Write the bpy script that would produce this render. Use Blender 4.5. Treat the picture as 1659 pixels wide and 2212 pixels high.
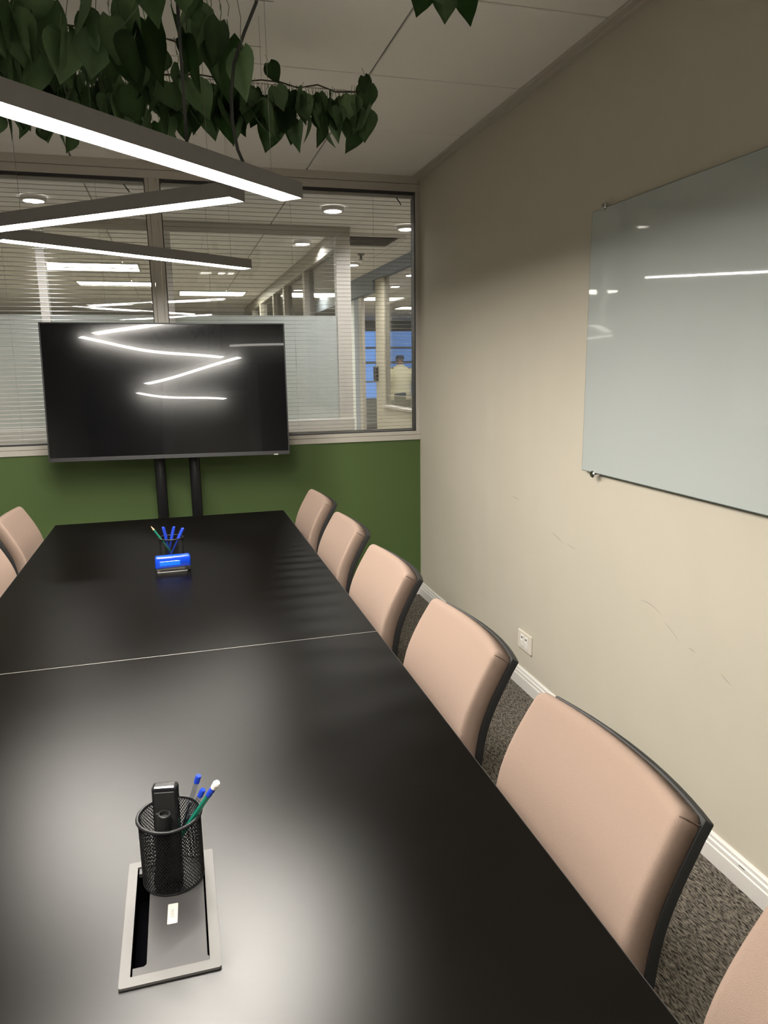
import bpy, bmesh, math, random
from math import sin, cos, pi, radians, sqrt
from mathutils import Vector, Matrix
random.seed(7)
D = bpy.data
for o in list(D.objects): D.objects.remove(o)
SC = bpy.context.scene
COL = SC.collection

# ------------------------------------------------------------------ camera, world, exposure
YAW, PITCH, ROLL, FPX, EYE = 0.27373, 0.19924, -0.01431, 1563.3, 1.45
fwd = Vector((sin(YAW)*cos(PITCH), cos(YAW)*cos(PITCH), -sin(PITCH)))
rt = Vector((cos(YAW), -sin(YAW), 0)); up = rt.cross(fwd)
rt, up = cos(ROLL)*rt + sin(ROLL)*up, -sin(ROLL)*rt + cos(ROLL)*up
cd = D.cameras.new('camera'); cam = D.objects.new('camera', cd); COL.objects.link(cam)
cam.matrix_world = Matrix(((rt.x, up.x, -fwd.x, 0), (rt.y, up.y, -fwd.y, 0), (rt.z, up.z, -fwd.z, EYE), (0, 0, 0, 1)))
cd.sensor_fit = 'VERTICAL'; cd.sensor_height = 36; cd.lens = FPX*36/2212; cd.clip_start = 0.02
SC.camera = cam
w = D.worlds.new('dusk'); SC.world = w; w.use_nodes = True          # blue dusk beyond the far office windows
w.node_tree.nodes['Background'].inputs[0].default_value = (0.20, 0.40, 0.85, 1)
w.node_tree.nodes['Background'].inputs[1].default_value = 1.35
SC.view_settings.view_transform = 'Standard'; SC.view_settings.look = 'None'
SC.view_settings.gamma = 1; SC.view_settings.use_curve_mapping = False
SC.view_settings.exposure = 0.0
LAMP, TROFFER, OUT_TROFFER, DOWN = 158.0, 20.0, 36.0, 720.0           # emission strengths

# ------------------------------------------------------------------ materials
def mat(name, col, rough=0.6, metal=0.0, spec=0.5, noise=0, nscale=50, bump=0, bscale=200, coat=0, emit=0, ecol=None, bdist=0.002):
    m = D.materials.new(name); m.use_nodes = True; nt = m.node_tree; b = nt.nodes['Principled BSDF']
    b.inputs['Base Color'].default_value = (*col, 1); b.inputs['Roughness'].default_value = rough
    b.inputs['Metallic'].default_value = metal; b.inputs['Specular IOR Level'].default_value = spec
    if coat: b.inputs['Coat Weight'].default_value = coat; b.inputs['Coat Roughness'].default_value = 0.02
    if emit:
        b.inputs['Emission Color'].default_value = (*(ecol or col), 1); b.inputs['Emission Strength'].default_value = emit
    if noise or bump:
        tc = nt.nodes.new('ShaderNodeTexCoord')
    if noise:
        n = nt.nodes.new('ShaderNodeTexNoise'); n.inputs['Scale'].default_value = nscale; n.inputs['Detail'].default_value = 4
        nt.links.new(tc.outputs['Object'], n.inputs['Vector'])
        mx = nt.nodes.new('ShaderNodeMix'); mx.data_type = 'RGBA'
        mx.inputs[6].default_value = (*[c*(1-noise) for c in col], 1); mx.inputs[7].default_value = (*[min(1, c*(1+noise)) for c in col], 1)
        nt.links.new(n.outputs['Fac'], mx.inputs[0]); nt.links.new(mx.outputs[2], b.inputs['Base Color'])
    if bump:
        n2 = nt.nodes.new('ShaderNodeTexNoise'); n2.inputs['Scale'].default_value = bscale; n2.inputs['Detail'].default_value = 3
        nt.links.new(tc.outputs['Object'], n2.inputs['Vector'])
        bp = nt.nodes.new('ShaderNodeBump'); bp.inputs['Strength'].default_value = bump; bp.inputs['Distance'].default_value = bdist
        nt.links.new(n2.outputs['Fac'], bp.inputs['Height']); nt.links.new(bp.outputs['Normal'], b.inputs['Normal'])
    return m
def glass_mat(name, tint=(0.93, 0.96, 0.95), refl=1.0):
    m = D.materials.new(name); m.use_nodes = True; nt = m.node_tree; nt.nodes.clear()
    out = nt.nodes.new('ShaderNodeOutputMaterial'); mix = nt.nodes.new('ShaderNodeMixShader')
    tr = nt.nodes.new('ShaderNodeBsdfTransparent'); tr.inputs[0].default_value = (*tint, 1)
    gl = nt.nodes.new('ShaderNodeBsdfGlossy'); gl.inputs['Roughness'].default_value = 0.0
    ge = nt.nodes.new('ShaderNodeNewGeometry'); dt = nt.nodes.new('ShaderNodeVectorMath'); dt.operation = 'DOT_PRODUCT'   # Schlick reflectance, alike from both faces
    nt.links.new(ge.outputs['Normal'], dt.inputs[0]); nt.links.new(ge.outputs['Incoming'], dt.inputs[1])
    def mth(op, a, b=None):
        n = nt.nodes.new('ShaderNodeMath'); n.operation = op
        for i, v in enumerate((a, b)):
            if v is None: continue
            if isinstance(v, (int, float)): n.inputs[i].default_value = v
            else: nt.links.new(v, n.inputs[i])
        return n.outputs[0]
    pw = mth('POWER', mth('SUBTRACT', 1.0, mth('ABSOLUTE', dt.outputs['Value'])), 5.0)
    nt.links.new(mth('ADD', mth('MULTIPLY', pw, 0.96*refl), 0.04*refl), mix.inputs[0]); nt.links.new(tr.outputs[0], mix.inputs[1]); nt.links.new(gl.outputs[0], mix.inputs[2])
    nt.links.new(mix.outputs[0], out.inputs[0]); return m
def frost_mat(name, col):
    m = D.materials.new(name); m.use_nodes = True; nt = m.node_tree; nt.nodes.clear()
    out = nt.nodes.new('ShaderNodeOutputMaterial'); a = nt.nodes.new('ShaderNodeMixShader'); a.inputs[0].default_value = 0.5
    df = nt.nodes.new('ShaderNodeBsdfDiffuse'); df.inputs[0].default_value = (*col, 1)
    tl = nt.nodes.new('ShaderNodeBsdfTranslucent'); tl.inputs[0].default_value = (*col, 1)
    nt.links.new(df.outputs[0], a.inputs[1]); nt.links.new(tl.outputs[0], a.inputs[2]); nt.links.new(a.outputs[0], out.inputs[0]); return m
def carpet_mat():
    m = mat('carpet_loop', (0.07, 0.064, 0.055), 0.95, spec=0.1); nt = m.node_tree; b = nt.nodes['Principled BSDF']
    tc = nt.nodes.new('ShaderNodeTexCoord'); mp = nt.nodes.new('ShaderNodeMapping'); mp.inputs['Scale'].default_value = (1, 0.24, 1)
    mp.inputs['Rotation'].default_value = (0, 0, 0.5)
    nt.links.new(tc.outputs['Object'], mp.inputs[0])
    n = nt.nodes.new('ShaderNodeTexNoise'); n.inputs['Scale'].default_value = 270; n.inputs['Detail'].default_value = 3; n.inputs['Distortion'].default_value = 0.6
    nt.links.new(mp.outputs[0], n.inputs['Vector'])
    r = nt.nodes.new('ShaderNodeValToRGB'); e = r.color_ramp.elements
    e[0].position = 0.36; e[0].color = (0.014, 0.013, 0.011, 1); e[1].position = 0.68; e[1].color = (0.27, 0.242, 0.205, 1)
    nt.links.new(n.outputs['Fac'], r.inputs[0]); nt.links.new(r.outputs[0], b.inputs['Base Color'])
    bp = nt.nodes.new('ShaderNodeBump'); bp.inputs['Strength'].default_value = 1; bp.inputs['Distance'].default_value = 0.004
    nt.links.new(n.outputs['Fac'], bp.inputs['Height']); nt.links.new(bp.outputs[0], b.inputs['Normal']); return m

def laminate_mat():
    m = D.materials.new('black_laminate'); m.use_nodes = True; nt = m.node_tree; nt.nodes.clear()
    out = nt.nodes.new('ShaderNodeOutputMaterial'); mix = nt.nodes.new('ShaderNodeMixShader'); lw = nt.nodes.new('ShaderNodeLayerWeight'); lw.inputs['Blend'].default_value = 0.5
    pw = nt.nodes.new('ShaderNodeMath'); pw.operation = 'POWER'; pw.inputs[1].default_value = 5.0; nt.links.new(lw.outputs['Facing'], pw.inputs[0])
    fr = nt.nodes.new('ShaderNodeMath'); fr.operation = 'MULTIPLY_ADD'; fr.inputs[1].default_value = 0.13; fr.inputs[2].default_value = 0.0410; nt.links.new(pw.outputs[0], fr.inputs[0])
    df = nt.nodes.new('ShaderNodeBsdfDiffuse'); gl = nt.nodes.new('ShaderNodeBsdfGlossy'); gl.distribution = 'BECKMANN'; gl.inputs['Roughness'].default_value = 0.31
    tc = nt.nodes.new('ShaderNodeTexCoord'); n = nt.nodes.new('ShaderNodeTexNoise'); n.inputs['Scale'].default_value = 9; n.inputs['Detail'].default_value = 5
    r = nt.nodes.new('ShaderNodeValToRGB'); r.color_ramp.elements[0].color = (0.0024, 0.0021, 0.0018, 1); r.color_ramp.elements[1].color = (0.0036, 0.0032, 0.0027, 1)
    nt.links.new(tc.outputs['Object'], n.inputs['Vector']); nt.links.new(n.outputs['Fac'], r.inputs[0]); nt.links.new(r.outputs[0], df.inputs[0])
    nt.links.new(fr.outputs[0], mix.inputs[0]); nt.links.new(df.outputs[0], mix.inputs[1]); nt.links.new(gl.outputs[0], mix.inputs[2]); nt.links.new(mix.outputs[0], out.inputs[0]); return m

M = dict(
    wall=mat('painted_greige', (0.505, 0.468, 0.388), 0.75, spec=0.25, noise=0.03, nscale=6, bump=0.06, bscale=260),
    green=mat('painted_green', (0.070, 0.114, 0.033), 0.6, spec=0.35, noise=0.03, nscale=5, bump=0.05, bscale=260),
    rear=mat('painted_grey', (0.22, 0.215, 0.20), 0.8), left=mat('painted_white', (0.38, 0.37, 0.33), 0.8),
    ceil=mat('mineral_tile', (0.90, 0.87, 0.82), 0.9, noise=0.02, nscale=60, bump=0.08, bscale=350),
    trim=mat('trim_paint', (0.52, 0.48, 0.41), 0.8), slab=mat('ceiling_void', (0.42, 0.39, 0.35), 0.9),
    white=mat('white_gloss_paint', (0.70, 0.68, 0.65), 0.45, bump=0.02),
    alu=mat('painted_aluminium', (0.50, 0.47, 0.42), 0.45, bump=0.02),
    dark_lining=mat('dark_grey', (0.035, 0.036, 0.04), 0.5),
    carpet=carpet_mat(), tile=mat('office_floor', (0.30, 0.28, 0.25), 0.6, noise=0.1, nscale=4),
    glass=glass_mat('clear_glass', (0.955, 0.955, 0.95)), glass2=glass_mat('clear_glass_far', (0.90, 0.91, 0.92)),
    frost=frost_mat('frosted_film', (0.92, 0.95, 0.94)),
    slat=mat('blind_slat', (0.55, 0.54, 0.51), 0.35, noise=0.02), slatshade=mat('blind_slat_shaded', (0.10, 0.10, 0.095), 0.45, noise=0.02),  # darker slat copy carries the shade of the backlit right blind
    cord=mat('cord', (0.4, 0.4, 0.38), 0.8),
    table=laminate_mat(),
    edge=mat('black_edge_band', (0.03, 0.028, 0.027), 0.4), seam=mat('seam_metal', (0.55, 0.52, 0.48), 0.35, metal=0.9),
    fabric=mat('beige_weave', (0.238, 0.173, 0.138), 0.9, spec=0.15, noise=0.16, nscale=900, bump=0.7, bscale=950, bdist=0.0010),
    thread=mat('seam_thread', (0.12, 0.08, 0.06), 0.9),
    shell=mat('black_plastic', (0.012, 0.012, 0.012), 0.55, spec=0.3, bump=0.05, bscale=600),
    blackmetal=mat('black_metal', (0.008, 0.008, 0.009), 0.38, spec=0.3, noise=0.1), wiremesh=mat('black_mesh', (0.006, 0.006, 0.006), 0.5, spec=0.12),
    bezel=mat('tv_bezel', (0.010, 0.010, 0.011), 0.45), logo=mat('badge_silver', (0.6, 0.6, 0.6), 0.3, metal=0.8),
    screen=mat('tv_panel', (0.0030, 0.0030, 0.0036), 0.13, spec=0.26, coat=0.35, noise=0.1, nscale=3),
    board=mat('back_painted_glass', (0.42, 0.45, 0.44), 0.03, spec=0.5, noise=0.02, nscale=3), boardedge=mat('glass_edge', (0.10, 0.13, 0.12), 0.1),
    chrome=mat('chrome', (0.75, 0.75, 0.75), 0.12, metal=1.0, noise=0.03),
    housing=mat('lamp_housing', (0.25, 0.24, 0.24), 0.45, metal=0.3, noise=0.05),
    lamp=mat('lamp_diffuser', (0.9, 0.9, 0.9), 0.6, emit=LAMP, ecol=(1.0, 0.945, 0.86)),
    troffer=mat('troffer_diffuser', (0.9, 0.9, 0.9), 0.6, emit=TROFFER, ecol=(1.0, 0.95, 0.86)),
    otroffer=mat('office_troffer', (0.9, 0.9, 0.9), 0.6, emit=OUT_TROFFER, ecol=(1.0, 0.95, 0.76)),
    down=mat('downlight_disc', (0.9, 0.9, 0.9), 0.6, emit=DOWN, ecol=(1.0, 0.95, 0.90)),
    leaf=mat('leaf_green', (0.17, 0.28, 0.13), 0.5, spec=0.4, noise=0.3, nscale=25), leaf2=mat('leaf_dark', (0.12, 0.21, 0.095), 0.5, spec=0.4, noise=0.3, nscale=25),
    stem=mat('vine_stem', (0.06, 0.05, 0.03), 0.8, noise=0.2), wire=mat('steel_wire', (0.30, 0.29, 0.27), 0.4, metal=0.8), cable=mat('power_cable', (0.05, 0.05, 0.05), 0.6),
    boxframe=mat('light_grey_frame', (0.088, 0.084, 0.080), 0.45, spec=0.35, noise=0.04, nscale=12), boxgrey=mat('satin_grey_metal', (0.036, 0.0345, 0.0345), 0.45, spec=0.3, noise=0.04, nscale=12, bump=0.03, bscale=900, bdist=0.0004),
    hollow=mat('slot_black', (0.003, 0.003, 0.004), 0.9, spec=0.0), paper=mat('paper_label', (0.43, 0.40, 0.355), 0.8, noise=0.02, spec=0.1), ink=mat('pencil_writing', (0.17, 0.155, 0.145), 0.9, spec=0.0),
    glossblack=mat('gloss_black', (0.010, 0.010, 0.011), 0.16, spec=0.5), mattblack=mat('matt_black', (0.008, 0.008, 0.008), 0.5),
    blue=mat('cap_blue', (0.012, 0.045, 0.42), 0.35), blueclear=mat('stapler_blue', (0.004, 0.055, 0.60), 0.25, coat=0.4), bluelight=mat('stapler_window', (0.006, 0.14, 0.86), 0.2, coat=0.4),
    clearplastic=glass_mat('clear_barrel', (0.80, 0.82, 0.84)), refill=mat('refill_dark', (0.02, 0.02, 0.03), 0.5),
    pencil=mat('pencil_green', (0.008, 0.14, 0.09), 0.35), wood=mat('pencil_wood', (0.62, 0.36, 0.22), 0.7, noise=0.1), eraser=mat('eraser_white', (0.82, 0.75, 0.68), 0.8), lead=mat('lead', (0.03, 0.03, 0.03), 0.5),
    steel=mat('brushed_steel', (0.28, 0.27, 0.26), 0.4, metal=0.8, noise=0.05), plate=mat('outlet_plastic', (0.66, 0.61, 0.54), 0.4), scuff=mat('scuff_grey', (0.36, 0.32, 0.27), 0.9),
    cream=mat('shirt_cream', (0.80, 0.74, 0.56), 0.9, noise=0.05, nscale=30), skin=mat('skin', (0.20, 0.11, 0.07), 0.6, noise=0.05), hair=mat('hair', (0.012, 0.010, 0.009), 0.7, noise=0.3, nscale=60), trousers=mat('trousers', (0.03, 0.03, 0.035), 0.9, noise=0.1),
    lowwall=mat('partition_panel', (0.55, 0.52, 0.42), 0.7, noise=0.03), farwall=mat('office_wall', (0.38, 0.40, 0.42), 0.8, noise=0.05, nscale=2),
    bluegrey=mat('window_bar', (0.30, 0.34, 0.42), 0.6), officechair=mat('office_chair_mesh', (0.03, 0.035, 0.03), 0.8, noise=0.1),
)

# ------------------------------------------------------------------ mesh helpers
def link(o, parent=None):
    COL.objects.link(o)
    if parent is not None: o.parent = parent
    return o
def obj(name, bm, m, parent=None, smooth=False, loc=None, rot=None):
    me = D.meshes.new(name); bm.normal_update(); bm.to_mesh(me); bm.free()
    for mm in (m if isinstance(m, (list, tuple)) else [m]): me.materials.append(mm)
    if smooth:
        for p in me.polygons: p.use_smooth = True
    o = D.objects.new(name, me); link(o, parent)
    if loc is not None: o.location = loc
    if rot is not None: o.rotation_euler = rot
    return o
def sharp(o, ang=40):
    me = o.data; bm = bmesh.new(); bm.from_mesh(me)
    for e in bm.edges:
        e.smooth = not (len(e.link_faces) == 2 and e.calc_face_angle(0) > radians(ang))
    for f in bm.faces: f.smooth = True
    bm.to_mesh(me); bm.free(); return o
def empty(name, loc=(0, 0, 0), rz=0):
    o = D.objects.new(name, None); o.empty_display_size = 0.05; COL.objects.link(o); o.location = loc; o.rotation_euler = (0, 0, rz); return o
def tag(o, label, cat, group=None):
    o['label'] = label; o['category'] = cat
    if group: o['group'] = group
    return o
def struct(o): o['kind'] = 'structure'; return o
def box(bm, x0, x1, y0, y1, z0, z1, bev=0, seg=2):
    r = bmesh.ops.create_cube(bm, size=1)
    vs = r['verts']
    for v in vs:
        v.co = Vector(((x0+x1)/2 + v.co.x*(x1-x0), (y0+y1)/2 + v.co.y*(y1-y0), (z0+z1)/2 + v.co.z*(z1-z0)))
    if bev:
        es = list({e for v in vs for e in v.link_edges})
        bmesh.ops.bevel(bm, geom=es, offset=bev, segments=seg, affect='EDGES', profile=0.5)
    return bm
def B(*a, **k): return box(bmesh.new(), *a, **k)
def boxes(*lst, bev=0):
    bm = bmesh.new()
    for l in lst: box(bm, *l, bev=bev)
    return bm
def tube(bm, pts, r, n=8, cap=True):
    pts = [Vector(p) for p in pts]; rs = r if isinstance(r, (list, tuple)) else [r]*len(pts)
    rings = []; prev = None
    for i, p in enumerate(pts):
        t = (pts[min(i+1, len(pts)-1)] - pts[max(i-1, 0)])
        t = t.normalized() if t.length > 1e-9 else Vector((0, 0, 1))
        a = prev if prev is not None else (Vector((0, 0, 1)) if abs(t.z) < 0.9 else Vector((1, 0, 0)))
        u = (a - t*a.dot(t)).normalized(); v = t.cross(u); prev = u
        rings.append([bm.verts.new(p + (u*cos(2*pi*k/n) + v*sin(2*pi*k/n))*rs[i]) for k in range(n)])
    for a, b in zip(rings, rings[1:]):
        for k in range(n): bm.faces.new((a[k], a[(k+1) % n], b[(k+1) % n], b[k]))
    if cap:
        bm.faces.new(rings[0][::-1]); bm.faces.new(rings[-1])
    return bm
def T(pts, r, n=8): return tube(bmesh.new(), pts, r, n)
def lathe(prof, n=32, bm=None, c=(0, 0)):
    bm = bm or bmesh.new(); rings = []
    for (r, z) in prof:
        rings.append([bm.verts.new((c[0]+r*cos(2*pi*k/n), c[1]+r*sin(2*pi*k/n), z)) for k in range(n)] if r > 1e-6 else [bm.verts.new((c[0], c[1], z))])
    for a, b in zip(rings, rings[1:]):
        for k in range(n):
            k2 = (k+1) % n
            q = [a[k % len(a)], a[k2 % len(a)], b[k2 % len(b)], b[k % len(b)]]; q2 = []
            for v in q:
                if v not in q2: q2.append(v)
            if len(q2) > 2: bm.faces.new(q2)
    return bm
def torus(R, r, z, n=48, k=8, bm=None):
    bm = bm or bmesh.new(); rings = []
    for i in range(n):
        a = 2*pi*i/n; rings.append([bm.verts.new(((R+r*cos(2*pi*j/k))*cos(a), (R+r*cos(2*pi*j/k))*sin(a), z+r*sin(2*pi*j/k))) for j in range(k)])
    for i in range(n):
        A, Bq = rings[i], rings[(i+1) % n]
        for j in range(k): bm.faces.new((A[j], Bq[j], Bq[(j+1) % k], A[(j+1) % k]))
    return bm
def prism(pts, z0, z1, bm=None):
    bm = bm or bmesh.new(); a = [bm.verts.new((x, y, z0)) for x, y in pts]; b = [bm.verts.new((x, y, z1)) for x, y in pts]; n = len(pts)
    for i in range(n): bm.faces.new((a[i], a[(i+1) % n], b[(i+1) % n], b[i]))
    bm.faces.new(a[::-1]); bm.faces.new(b); bmesh.ops.recalc_face_normals(bm, faces=bm.faces[:]); return bm
def extrude_profile(prof, fn, t0, t1):
    """profile (d, z) carried along a straight run; fn(t, d, z) -> point"""
    bm = bmesh.new(); a = [bm.verts.new(fn(t0, d, z)) for d, z in prof]; b = [bm.verts.new(fn(t1, d, z)) for d, z in prof]; n = len(prof)
    for i in range(n): bm.faces.new((a[i], a[(i+1) % n], b[(i+1) % n], b[i]))
    bm.faces.new(a[::-1]); bm.faces.new(b); bmesh.ops.recalc_face_normals(bm, faces=bm.faces[:]); return bm
def mesh_copy(src, name, parent=None, loc=None, rot=None, scale=None):
    o = D.objects.new(name, src.data if hasattr(src, 'data') else src); link(o, parent)
    if loc is not None: o.location = loc
    if rot is not None: o.rotation_euler = rot
    if scale is not None: o.scale = scale
    return o
def dup(o, parent=None):
    c = o.copy(); link(c)
    if parent is not None: c.parent = parent
    for ch in list(o.children): dup(ch, c)
    return c

# ------------------------------------------------------------------ room shell
XR, XL, YB, YR, ZC = 1.441, -1.545, 4.275, -1.30, 2.523
YG = 4.352                                     # outer face of the window wall
fl = struct(obj('floor', boxes((XL-.1, XR+.1, YR-.1, YG, -0.05, 0.0)), M['carpet']))
obj('office_floor', boxes((-5.5, 9.5, YG, 19.5, -0.05, 0.0)), M['tile'], fl)
struct(obj('wall_right', B(XR, XR+.11, YR, YG, 0, ZC), M['wall']))
struct(obj('wall_left', B(XL-.11, XL, YR, YG, 0, ZC), M['left']))
struct(obj('wall_back', B(XL, XR, YB, YG, 0, 0.9996), M['green']))
struct(obj('wall_rear', B(XL-.11, XR+.11, YR-.1, YR, 0, ZC), M['rear']))

# ceiling: a dark void slab with every tile a piece of its own
ceil = struct(obj('ceiling', B(-5.5, 9.5, YR-.1, 19.5, ZC+.012, ZC+.06), M['slab']))
def tile_mesh(w_, d_):
    bm = B(-w_/2, w_/2, -d_/2, d_/2, 0, 0.012, bev=0.002, seg=1)
    me = D.meshes.new('ceiling_tile'); bm.to_mesh(me); bm.free(); me.materials.append(M['ceil']); return me
DY, DX, GAP = 0.62, 1.22, 0.008
full = tile_mesh(DX-GAP, DY-GAP)
ylines = [2.888 + DY*k for k in range(-7, 27)]
for y0 in ylines:
    y1 = y0 + DY; inside = y0 < YB - 0.05
    if inside:
        y1c = min(y1, YB-.002); cols = [(-1.54, -0.44), (-0.44, 0.78), (0.78, 1.402)]
        for x0, x1 in cols:
            me = full if (abs(x1-x0-DX) < .01 and y1c == y1) else tile_mesh(x1-x0-GAP, y1c-y0-GAP)
            mesh_copy(me, 'ceiling_tile', ceil, ((x0+x1)/2, (y0+y1c)/2, ZC))
    else:
        y0c = max(y0, YG)
        if y0 > 12.9: continue
        for k in range(-4, 6):
            x0 = 0.78 + DX*k; mesh_copy(full, 'ceiling_tile', ceil, (x0+DX/2, (y0+y1)/2, ZC))
# beyond the near tiles the office ceiling carries on as one painted field
obj('ceiling_field', B(-5.5, 9.5, 13.428, 19.5, ZC, ZC+.012), M['ceil'], ceil)
obj('ceiling_field', boxes((-5.5, -4.105, YG, 13.428, ZC, ZC+.012), (8.105, 9.5, YG, 13.428, ZC, ZC+.012)), M['ceil'], ceil)
# perimeter trims: stepped angle along the right, left and window walls
prof = [(0, ZC-.020), (0.020, ZC-.020), (0.020, ZC-.010), (0.042, ZC-.010), (0.042, ZC+.004), (0, ZC+.004)]
struct(obj('trim_1', extrude_profile(prof, lambda t, d, z: (XR-d, t, z), YR, YB), M['trim']))
struct(obj('trim_2', extrude_profile(prof, lambda t, d, z: (XL+d, t, z), YR, YB), M['trim']))
# baseboards
bprof = [(0, 0), (0.017, 0), (0.017, 0.052), (0.014, 0.055), (0.014, 0.068), (0.010, 0.072), (0.010, 0.082), (0.006, 0.087), (0, 0.087)]
struct(obj('baseboard_right', extrude_profile(bprof, lambda t, d, z: (XR-d, t, z), YR, YB), M['white']))
obj('scratch', B(XR-.0150, XR-.0138, 1.436, 1.457, .0645, .0665), M['dark_lining'], D.objects['baseboard_right'])
struct(obj('baseboard_left', extrude_profile(bprof, lambda t, d, z: (XL+d, t, z), YR, YB), M['white']))
struct(obj('baseboard_back', extrude_profile(bprof, lambda t, d, z: (t, YB-d, z), XL+.017, XR-.017), M['white']))
# scuffs on the right wall
wr = D.objects['wall_right']
def scuff(y0, z0, y1, z1, wd, bow=0.0):
    bm = bmesh.new(); n = 6; a = []
    for i in range(n+1):
        t = i/n; y = y0+(y1-y0)*t; z = z0+(z1-z0)*t+bow*4*t*(1-t); h = wd*(0.3+0.7*sin(pi*t))
        a.append((bm.verts.new((XR-.0006, y, z-h/2)), bm.verts.new((XR-.0006, y, z+h/2))))
    for p, q in zip(a, a[1:]): bm.faces.new((p[0], q[0], q[1], p[1]))
    obj('scuff_mark', bm, M['scuff'], wr)
for s in [(2.96, .86, 2.90, .855, .004), (2.60, .772, 2.50, .745, .004, .004), (2.48, .752, 2.40, .745, .003), (1.99, .672, 1.87, .655, .003, .012),
          (1.86, .64, 1.78, .60, .003, .004), (1.74, .60, 1.71, .597, .004), (1.60, .575, 1.56, .558, .004), (1.375, .523, 1.275, .505, .004), (1.355, .49, 1.335, .480, .008), (1.25, .508, 1.20, .497, .006, .004)]:
    scuff(*s)

# ------------------------------------------------------------------ window wall of the room
win = struct(empty('window_1', (0, YB, 1.0)))
def wpart(name, m, *bxs, parent=win, bev=0.0015):
    bm = boxes(*[(a, b, c-YB, d-YB, e-1.0, f-1.0) for a, b, c, d, e, f in bxs], bev=bev); return obj(name, bm, m, parent)
MX0, MX1 = -0.088, -0.013
wpart('sill', M['alu'], (XL, XR, YB-.012, YG, 0.9996, 1.030), (XL, XR, YB-.006, YG, 1.0315, 1.052))
wpart('head_rail', M['alu'], (XL, XR, YB-.012, YG, 2.482, ZC), (XL, XR, YB-.004, YG, 2.440, 2.4805))
wpart('jamb', M['alu'], (XR-.024, XR, YB-.004, YG, 1.052, 2.440))
wpart('jamb', M['alu'], (XL, XL+.030, YB-.004, YG, 1.052, 2.440))
wpart('mullion', M['alu'], (MX0, MX0+.018, YB-.002, YG, 1.052, 2.440), (MX0+.0195, MX1-.0195, YB-.006, YG, 1.052, 2.440), (MX1-.018, MX1, YB-.002, YG, 1.052, 2.440))
bays = [(XL+.030, MX0), (MX1, XR-.024)]
for (a, b) in bays:
    wpart('dark_lining', M['dark_lining'], (a, a+.005, YB+.008, YG-.003, 1.052, 2.440), (b-.005, b, YB+.008, YG-.003, 1.052, 2.440), (a+.005, b-.005, YB+.008, YG-.003, 2.428, 2.440), (a+.005, b-.005, YB+.008, YG-.003, 1.052, 1.057), bev=0)  # dark strips colour in the shade of the recessed reveal
    for yy in (YB+.012, YG-.012):
        wpart('pane', M['glass'], (a+.005, b-.005, yy, yy+.004, 1.057, 2.428), bev=0)
# blinds between the panes
def blind(a, b, tilt, m, label):
    r = empty('venetian_blind', ((a+b)/2, YB+.041, 1.0)); tag(r, label, 'blind', 'venetian blinds in the window'); hw = (b-a-.016)/2
    obj('head_box', B(-hw, hw, -.010, .010, 1.409, 1.427, bev=.001), M['slat'], r)
    bm = bmesh.new(); rows = []
    for i in range(5):
        t = -1+i*.5; y = .008*t; z = .0012*(1-t*t)
        rows.append([bm.verts.new((s*hw, y, z)) for s in (-1, 1)])
    rows2 = [[bm.verts.new((v.co.x, v.co.y, v.co.z-.0004)) for v in rw] for rw in rows]
    for q, w_ in zip(rows, rows[1:]): bm.faces.new((q[0], q[1], w_[1], w_[0]))
    for q, w_ in zip(rows2, rows2[1:]): bm.faces.new((q[0], w_[0], w_[1], q[1]))
    bm.faces.new((rows[0][0], rows2[0][0], rows2[0][1], rows[0][1])); bm.faces.new((rows[-1][0], rows[-1][1], rows2[-1][1], rows2[-1][0]))
    first = obj('slat', bm, m, r, smooth=True, loc=(0, 0, 1.39), rot=(tilt, 0, 0))
    for k in range(1, 59): mesh_copy(first, 'slat', r, (0, 0, 1.39-.0225*k), (tilt+random.uniform(-.02, .02), 0, 0))
    obj('bottom_rail', B(-hw, hw, -.009, .009, .060, .068, bev=.001), m, r)
    for fx in (-.68, -.02, .66):
        obj('ladder_cord', T([(hw*fx, -.0095, 1.41), (hw*fx, -.0095, .064)], .0008, 4), M['cord'], r)
    obj('tilt_wand', T([(hw*.86, -.012, 1.41), (hw*.885, -.016, 1.385), (hw*.90, -.016, 1.370)], .003, 6), M['dark_lining'], r)
    return r
blind(*bays[0], radians(20), M['slat'], 'white venetian blind with half closed slats, left of the window mullion')
blind(*bays[1], radians(3), M['slatshade'], 'venetian blind with open level slats coloured dark as in shade, right of the window mullion')

# ------------------------------------------------------------------ television on its floor stand
tv = empty('television', (-.032, 3.97, 1.336)); tv.rotation_euler = (-.096, .006, -.041)
tag(tv, 'large black flat television switched off, leaning back on a two post stand', 'television')
TW, TH = 1.211, 1.211*.5625+.012
bm = bmesh.new(); NX, NZ = 72, 42
def sy(x, z): return -.0118 + .0003*sin(9.5*x+1.2) - .0012*((2*x/TW)**6)*max(0, -z)*1.5 + .0105*z*math.exp(-((x+.08)/.26)**2)
g = [[bm.verts.new((-TW/2+.006+(TW-.012)*i/NX, sy(-TW/2+.006+(TW-.012)*i/NX, -TH/2+.020+(TH-.026)*j/NZ), -TH/2+.020+(TH-.026)*j/NZ)) for i in range(NX+1)] for j in range(NZ+1)]
for j in range(NZ):
    for i in range(NX): bm.faces.new((g[j][i], g[j][i+1], g[j+1][i+1], g[j+1][i]))
obj('screen', bm, M['screen'], tv, smooth=True)
obj('bezel', boxes((-TW/2, -TW/2+.006, -.015, .012, -TH/2, TH/2), (TW/2-.006, TW/2, -.015, .012, -TH/2, TH/2), (-TW/2+.006, TW/2-.006, -.015, .012, TH/2-.006, TH/2), (-TW/2+.006, TW/2-.006, -.016, .012, -TH/2, -TH/2+.020), bev=.001), M['bezel'], tv)
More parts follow.
